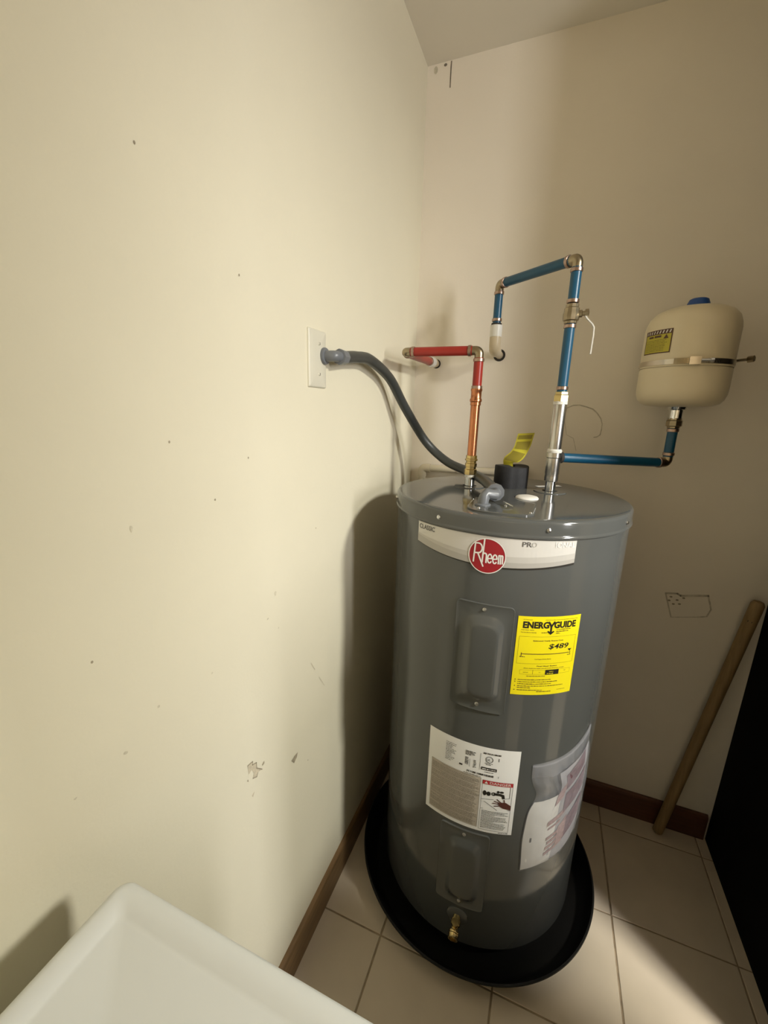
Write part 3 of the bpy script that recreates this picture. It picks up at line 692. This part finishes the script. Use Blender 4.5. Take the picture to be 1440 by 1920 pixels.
# ------------------------------------------------------------------ expansion tank
tank = thing('expansion_tank', 'small ivory pressure tank with blue cap strapped to the wall right of the pipes', 'tank', (TKX, TKY, 1.42))
TR = .1015
lath((TKX, TKY), [(0, 1.450), (.050, 1.4505), (.074, 1.453), (.088, 1.459), (.0965, 1.469), (TR - .0008, 1.482), (TR, 1.496), (TR, 1.540), (TR - .0012, 1.5455)], 96).build('lower_shell', 'tank', tank)
lath((TKX, TKY), [(TR, 1.546), (TR + .0006, 1.548), (TR + .0006, 1.640), (TR - .001, 1.652), (.095, 1.668), (.083, 1.681), (.064, 1.690), (.038, 1.6945), (0, 1.6955)], 96).build('upper_shell', 'tank', tank)
lath((TKX, TKY), [(.0125, 1.418), (.0155, 1.419), (.0155, 1.442), (.020, 1.444), (.022, 1.4505), (.012, 1.452)], 24).build('threaded_stem', 'chrome', tank)
lath((TKX + .004, TKY), [(.0, 1.692), (.0260, 1.692), (.0245, 1.703), (.0205, 1.7125), (.016, 1.7150), (0, 1.7155)], 24).build('valve_cap', 'bluecap', tank)
def twrap(u, v, w):
    a = u / TR; return (TKX + (TR + w) * sin(a), TKY - (TR + w) * cos(a), v)
T = lambda d: radians(d) * TR
tl = Flat().rect(T(-78), T(-33.5), 1.5785, 1.6345, 14).mesh(twrap, .0011).build('warning_label', 'tlabel', tank, smooth=False)
f = Flat().frame(T(-78), T(-33.5), 1.5785, 1.6345, .0026).rect(T(-77), T(-34), 1.6235, 1.6345)
f.greek(T(-70), T(-46), 1.6165, .0050, 5).poly([(T(-45), 1.6125), (T(-38), 1.6125), (T(-41.5), 1.6225)])
Flat.mesh(f, twrap, .0015).build('print', 'brown', tl, smooth=False)
f = Flat()
for k in range(9):
    d = -75 + k * 4.6; f.poly([(T(d), 1.6255), (T(d + 1.6), 1.6255), (T(d + 2.9), 1.6325), (T(d + 1.3), 1.6325)])
f.mesh(twrap, .0019).build('print', 'white', tl, smooth=False)
f = Flat()
for k in range(8): f.greek(T(-74), T(-39 + rnd.uniform(-4, 1)), 1.5845 + k * .0036, .0016, 400 + k)
f.mesh(twrap, .0015).build('print', 'tagprint', tl, smooth=False)

br = thing('tank_bracket', 'steel strap clamp and wall bar holding the small ivory tank', 'bracket', (TKX, 0, 1.558))
SZ = 1.5565
lath((TKX, TKY), [(TR + .0005, SZ - .006), (TR + .0022, SZ - .006), (TR + .0022, SZ + .006), (TR + .0005, SZ + .006)], 96).build('strap', 'strap', br)
def tbox(a0, a1, z0, z1, w0, w1):
    mb = MB(); vs = []; n = 5
    for i in range(n + 1):
        u = T(a0 + (a1 - a0) * i / n)
        for (z, w) in ((z0, w0), (z1, w0), (z1, w1), (z0, w1)): vs.append(twrap(u, z, w))
    fs = [(i * 4 + k, i * 4 + (k + 1) % 4, i * 4 + 4 + (k + 1) % 4, i * 4 + 4 + k) for i in range(n) for k in range(4)]
    return mb.add(vs, fs + [(0, 1, 2, 3), tuple(n * 4 + k for k in range(4))])
tbox(-26, -8, SZ - .0065, SZ + .0065, .002, .0055).build('strap_band', 'bronze', br, smooth=False)
tbox(-9, 3, SZ - .009, SZ + .009, .002, .0105).build('clamp_housing', 'strap', br, smooth=False)
a = Vector(twrap(T(3), SZ, .009)); t = Vector((cos(radians(3)), sin(radians(3)), 0))
MB().lathe([(0, 0), (.0035, 0), (.0035, .018), (.0060, .018), (.0060, .025), (0, .025)], a, t, 8).build('clamp_screw', 'screw', br, smooth=False)
mb = MB()
for k in range(12): mb.k = 0; tb = tbox(4 + k * 2.1, 4.9 + k * 2.1, SZ - .004, SZ + .004, .0022, .0030); mb.add(tb.v, tb.f)
mb.build('clamp_teeth', 'dark', br, smooth=False)
MB().box((TKX - .04, -.030, SZ - .012), (TKX + .04, -.0005, SZ + .012), .002).build('bracket_base', 'strap', br)
MB().box((TKX - .03, -.0305, SZ - .006), (.850, -.0265, SZ + .0095), .001).build('bracket_bar', 'strap', br)
bb0 = Vector((TKX + .070, -.060, SZ + .008)); bb1 = Vector((.918, -.118, SZ + .014))
MB().tube([bb0, bb1], .0042, 10).build('bracket_arm', 'strap', br)
MB().lathe([(0, -.006), (.0080, -.006), (.0080, .007), (0, .007)], bb1, bb1 - bb0, 6).build('bolt_head', 'bronze', br, smooth=False)
MB().box((TKX + .055, -.066, SZ - .004), (TKX + .080, -.027, SZ + .014), .002).build('bracket_tab', 'strap', br)

# ------------------------------------------------------------------ wall plate and conduit
PY, PZ = -.6839, 1.5226
wp = thing('wall_plate', 'ivory blank wall plate on the left wall behind the conduit connector', 'wall plate', (0, PY, PZ))
def lw(u, v, w): return (w, PY + u, PZ + v)
rings(MB(), lw, [(rr(0, 0, .0700, .1143, .003, 4, 3), 0), (rr(0, 0, .0700, .1143, .003, 4, 3), .0022), (rr(0, 0, .0675, .1118, .0028, 4, 3), .0042), (rr(0, 0, .0630, .1073, .002, 4, 3), .0052), (rr(0, 0, .02, .06, .002, 4, 3), .0054)]).build('plate', 'plate', wp, angle=60)
for v in (.030, -.030): screw_head(lw, .003, v * 1.0, .0052, .0028, 'screw', wp, 'plate')
for v in (.030, -.030): Flat().rect(.0024, .0038, v - .0026, v + .0026).mesh(lw, .0082).build('screw_slot', 'dark', wp, smooth=False)
cdt = thing('electrical_conduit', 'dark grey flexible conduit curving from the wall plate down to the heater lid', 'conduit', (.03, -.659, 1.50))
K0 = Vector((.0055, -.659, 1.531)); KC = Vector((.031, -.659, 1.531))
MB().lathe([(0, 0), (.0175, 0), (.0175, .003), (.0160, .0055), (.0115, .006), (.011, .010)], K0, (1, 0, 0), 32).build('connector_flange', 'greypl', cdt)
MB().tube(bend(KC, (-1, 0, 0), (0, 1, .04), .024, .012), .0112, 18).build('connector_elbow', 'greypl', cdt)
MB().lathe([(.011, .018), (.0165, .019), (.0165, .029), (.0150, .031), (.0150, .045), (.0130, .046)], KC, (0, 1, .04), 8).build('connector_nut', 'greypl', cdt, angle=20)
path = catmull([(.031, -.618, 1.5325), (.0305, -.55, 1.541), (.031, -.47, 1.5425), (.036, -.345, 1.508), (.057, -.26, 1.428), (.105, -.185, 1.326), (.175, -.187, 1.270), (.250, -.245, 1.253), (.312, -.355, 1.250), (.346, -.445, 1.249), (.3665, -.510, 1.2485)], 12)
MB().tube(path, .0133, 20).build('conduit', 'conduit', cdt)
N1 = Vector((.3680, -.520, 1.2485)); d1 = Vector((.22, -.97, 0)).normalized()
MB().lathe([(.013, -.010), (.0175, -.009), (.0175, .004), (.0202, .005), (.0202, .013), (.0115, .014)], N1, d1, 10).build('connector_nut', 'greypl', cdt, angle=20)
ec = Vector((.3560, -.5730, 1.2495))
MB().tube([N1 + d1 * .010, N1 + d1 * .025, N1 + d1 * .038 + Vector((-.003, 0, -.0015)), ec + Vector((-.001, .008, .0015)), ec + Vector((-.003, .001, -.005)), Vector((.3515, -.5735, 1.240)), Vector((.3500, -.5735, 1.2268))], .0118, 18).build('connector_elbow', 'greypl', cdt)
MB().lathe([(.010, 0), (.0172, 0), (.0172, .0025), (.0155, .004), (.0105, .0045)], (.3500, -.5735, ZT + .0037), (0, 0, 1), 28).build('connector_flange', 'greypl', cdt)

# ------------------------------------------------------------------ cream PVC pipe behind the heater
pv = thing('pvc_pipe', 'cream plastic pipe with elbow running low along the wall behind the heater', 'pipe', (.052, -.030, 1.0))
PQ = Vector((.0515, -.030, 1.222)); PE = Vector((.400, -.030, 1.228)); dp = (PE - PQ).normalized()
MB().cyl(PQ + dp * .02, PE, .0122).build('pipe_run', 'cream', pv)
MB().tube(bend(PQ, dp, (0, 0, -1), .030, .014), .0152, 18).build('elbow', 'cream', pv)
MB().lathe([(.012, .128), (.0150, .129), (.0150, .165), (.012, .166)], PQ, dp, 20).build('coupling', 'cream', pv)
MB().cyl((PQ.x, PQ.y, BH + .001), (PQ.x, PQ.y, PQ.z - .020), .0122).build('pipe_drop', 'cream', pv)
MB().tube(bend(PE, -dp, (0, 1, 0), .026, .014), .0150, 18).build('elbow', 'cream', pv)

# ------------------------------------------------------------------ document pouch
pch = thing('document_pouch', 'clear plastic pouch of folded papers taped to the lower right of the heater', 'pouch', wrap(A(45), .33, .001))
PU0, PU1 = A(27.6), A(66.0)
def pouch_edge(v):
    # left edge with a pinched waist, right edge; v from 0 bottom to 1 top
    l = A(28.0 + 3.6 * math.exp(-((v - .72) / .10) ** 2) - 1.0 * math.exp(-((v - .30) / .2) ** 2)); r = A(63.0 + 3.0 * math.sin(pi * v)); return l, r
def pz(s, t):
    bot = .332 + .020 * s + .035 * s ** 6; top = .648 + .012 * s + .045 * s ** 3
    return bot + (top - bot) * t
NU, NV = 36, 48
from mathutils import noise as mnoise
def pouch_pt(s, t, base, amp, seed):
    l, r = pouch_edge(t); u = l + (r - l) * s; v = pz(s, t)
    puff = base * (min(1, s * 7) * min(1, (1 - s) * 9) * min(1, t * 10) * min(1, (1 - t) * 6)) ** .5
    n1 = mnoise.noise(Vector((s * 3 + t * 2.2, t * 2.0 - s * 2.6, seed))) ; n2 = mnoise.noise(Vector((s * 8 + t * 9, t * 4 - s * 7, seed + 9)))
    n3 = mnoise.noise(Vector((s * 20 + t * 6, t * 9 - s * 12, seed + 3)))
    edge = min(1, s * 12) * min(1, t * 12) * min(1, (1 - t) * 8)
    rid = (.5 - abs(mnoise.noise(Vector((s * 9 + t * 3, t * 7 - s * 5, seed + 20))))) * (.0034 if amp > .004 else 0.)
    return wrap(u, v, .0022 + rid * edge + puff + amp * max(-.6, n1) * edge + amp * .45 * n2 * edge + amp * .18 * n3 * edge)
def sheet(base, amp, seed, s0=0., s1=1., t0=0., t1=1., nu=NU, nv=NV):
    mb = MB(); vs = [pouch_pt(s0 + (s1 - s0) * i / nu, t0 + (t1 - t0) * j / nv, base, amp, seed) for j in range(nv + 1) for i in range(nu + 1)]
    return mb.add(vs, [(j * (nu + 1) + i, j * (nu + 1) + i + 1, (j + 1) * (nu + 1) + i + 1, (j + 1) * (nu + 1) + i) for j in range(nv) for i in range(nu)])
def psheet(poly_fn, w, rows, cols): pass
pp = sheet(.0030, .0012, 3., .015, .46, .012, .66).build('paper', 'manual', pch, angle=60)
sheet(.0030, .0012, 5., .40, .97, .02, .86).build('paper', 'manual2', pch, angle=60)
mb = MB()
def pblock(s0, s1, t0, t1, sk):
    nu, nv = 8, 8; vs = []
    for j in range(nv + 1):
        for i in range(nu + 1):
            s = s0 + (s1 - s0) * i / nu; t = t0 + (t1 - t0) * j / nv + sk * (i / nu)
            q = pouch_pt(s, t, .0042, .0012, 3.); vs.append(q)
    return vs, [(j * (nu + 1) + i, j * (nu + 1) + i + 1, (j + 1) * (nu + 1) + i + 1, (j + 1) * (nu + 1) + i) for j in range(nv) for i in range(nu)]
for (s0, s1, t0, t1, sk) in [(.50, .88, .66, .80, .06), (.54, .92, .44, .62, .06), (.62, .92, .16, .36, .08)]: mb.add(*pblock(s0, s1, t0, t1, sk))
mb.build('print', 'mprint', pp, angle=60)
mb = MB()
for (s0, s1, t0, t1, sk) in [(.32, .58, .385, .43, .05), (.34, .52, .345, .365, .03), (.34, .60, .245, .275, .05), (.36, .60, .20, .23, .05), (.34, .60, .15, .18, .05), (.33, .62, .10, .13, .05), (.50, .64, .12, .33, .06), (.38, .50, .56, .68, .05)]: mb.add(*pblock(s0, s1, t0, t1, sk))
mb.build('print', 'mprint2', pp, angle=60)
mb = MB(); vs, fs = pblock(.105, .125, .285, .325, .0); mb.add(vs, fs); mb.build('hang_hole', 'inkgrey', pp)
sheet(.0075, .0060, 11.).build('bag', 'bag', pch, angle=80)
tp_ = [Vector(pouch_pt(k / 24, .985, .009, .006, 11.)) for k in range(25)]
MB().tube(tp_, .0020, 8).build('seam', 'bag2', pch)
sheet(.0090, .0075, 11., .0, .62, .89, .985, 30, 8).build('folded_flap', 'bag2', pch, angle=80)

# ------------------------------------------------------------------ wooden pole
p0 = Vector((.9780, -.0420, .0165)); p1 = Vector((1.0905, -.0400, .9080)); d = (p1 - p0).normalized()
pole = thing('wooden_pole', 'worn wooden pole leaning in the corner beside the black cabinet', 'pole', (p0.x, p0.y, 0))
mb = MB(); L = (p1 - p0).length
mb.lathe([(0, -.014), (.012, -.013), (.0158, -.008), (.0162, .2), (.0165, L * .6), (.0175, L - .03), (.0172, L - .010), (.0130, L - .001), (0, L + .002)], p0, d, 24)
mb.build('shaft', 'pole', pole)
hc = p1 - d * .062; nrm = Vector((-.45, -.89, .06)); nrm = (nrm - d * nrm.dot(d)).normalized()
MB().lathe([(0, .0171), (.0055, .0168), (.0060, .0150), (0, .010)], hc, nrm, 14).build('hang_hole', 'dark', pole)

# ------------------------------------------------------------------ tall black cabinet
CX0, CX1, CY0, CY1, CZ1 = 1.1270, 1.7300, -.620, -.004, 2.436
cab = thing('black_cabinet', 'tall black cabinet standing against the back wall at the right', 'cabinet', (CX0, CY0, 0))
MB().box((CX0, CY0 + .020, .0), (CX1, CY1, CZ1), .003).build('body', 'cab', cab)
mid = (CX0 + CX1) / 2
for (a, b, h) in ((CX0 + .002, mid - .0015, mid - .035), (mid + .0015, CX1 - .002, mid + .035)):
    dr = MB().box((a, CY0, .06), (b, CY0 + .0185, CZ1 - .004), .002).build('door', 'cab2', cab)
    MB().tube([(h, CY0 + .001, .95), (h, CY0 - .028, .96), (h, CY0 - .028, 1.14), (h, CY0 + .001, 1.15)], .005, 10).build('handle', 'steel', dr)

# ------------------------------------------------------------------ washing machine
WX0, WX1, WY0, WY1, WZ = .0985, .780, -1.945, -1.2640, .930
wm = thing('washing_machine', 'white washing machine with a raised rim top in the lower left corner', 'washing machine', (WX0, WY0, 0))
MB().box((WX0 + .003, WY0 + .003, .03), (WX1 - .006, WY1 - .003, WZ - .035), .008).build('body', 'appl', wm)
cxw, cyw = (WX0 + WX1) / 2, (WY0 + WY1) / 2; ww, wh = WX1 - WX0, WY1 - WY0
def wtop(u, v, w): return (cxw + u, cyw + v, w)
rs = [(rr(0, 0, ww - .004, wh - .004, .014), WZ - .036), (rr(0, 0, ww, wh, .016), WZ - .030), (rr(0, 0, ww, wh, .016), WZ - .007), (rr(0, 0, ww - .003, wh - .003, .015), WZ - .003), (rr(0, 0, ww - .009, wh - .009, .012), WZ - .0004), (rr(0, 0, ww - .018, wh - .018, .010), WZ), (rr(0, 0, ww - .040, wh - .040, .008), WZ - .0008), (rr(0, 0, ww - .050, wh - .050, .008), WZ - .0050), (rr(0, 0, ww - .058, wh - .058, .008), WZ - .0062), (rr(0, 0, .2, .2, .008), WZ - .0050)]
rings(MB(), wtop, rs).build('top_panel', 'appl', wm, angle=60)
MB().box((WX1 - .008, WY0 + .02, WZ - .15), (WX1 + .006, WY1 - .02, WZ - .045), .004).build('control_panel', 'appl2', wm)
dr = MB().lathe([(.10, 0), (.215, 0), (.215, .018), (.195, .030), (.165, .030), (.150, .018), (.10, .014)], (WX1 - .008, cyw, .47), (1, 0, 0), 64).build('door', 'appl2', wm)
MB().lathe([(0, .030), (.07, .027), (.12, .020), (.150, .012), (.150, .002), (0, .002)], (WX1 - .008, cyw, .47), (1, 0, 0), 64).build('door_glass', 'glass', dr)
for (x, y) in ((WX0 + .06, WY0 + .06), (WX1 - .06, WY0 + .06), (WX0 + .06, WY1 - .06), (WX1 - .06, WY1 - .06)):
    MB().cyl((x, y, .0), (x, y, .032), .022).build('foot', 'dark', wm)

# ------------------------------------------------------------------ added block with drawers, out of view, shading the floor
FX0, FX1, FY0, FY1, FZ1 = .97, 1.32, -1.23, -.845, 1.15
fc = thing('added_shade_block', 'added dark grey block with drawers, out of view in the aisle, shading the floor', 'light blocker', (FX0, FY0, 0))
MB().box((FX0, FY0, 0), (FX1 - .018, FY1, FZ1), .004).build('body', 'bin', fc)
for k in range(4):
    z = .05 + k * .270
    dr = MB().box((FX1 - .0175, FY0 + .01, z), (FX1, FY1 - .01, z + .264), .003).build('drawer', 'bin', fc)
    MB().box((FX1 + .0005, (FY0 + FY1) / 2 - .05, z + .18), (FX1 + .016, (FY0 + FY1) / 2 + .05, z + .202), .003).build('handle', 'steel', dr)

# ------------------------------------------------------------------ ceiling light
def spotlight(label, P, T, k):
    cl = thing('ceiling_spotlight', label, 'spotlight', (P.x, P.y, RZ), 'swivel ceiling spotlights'); ax = (T - P).normalized()
    MB().lathe([(0, RZ), (.06, RZ), (.06, RZ - .012), (.05, RZ - .018), (0, RZ - .018)], (P.x, P.y, 0), n=40).build('ceiling_rose', 'lampw', cl)
    MB().cyl((P.x, P.y, RZ - .016), P - ax * .085 * k, .010).build('arm', 'lampw', cl)
    MB().lathe([(a_ * k, b_ * k) for a_, b_ in [(0, -.095), (.06, -.092), (.10, -.06), (.135, -.004), (.140, .002), (.134, .004), (.128, -.004), (.095, -.055), (0, -.075)]], P, ax, 48).build('housing', 'lampw', cl)
    MB().lathe([(0, -.006), (.122 * k, -.006), (.124 * k, -.012), (0, -.012)], P, ax, 48).build('diffuser', 'lampd', cl)
spotlight('larger white ceiling spotlight aimed at the heater corner', LAMP, AIM, 1.)
spotlight('smaller white fill lamp, added out of view, aimed at the wall behind the washing machine', REAR, RAIM, .68)  # added fixture for the unseen fill lamp

bpy.data.objects.remove(_to)
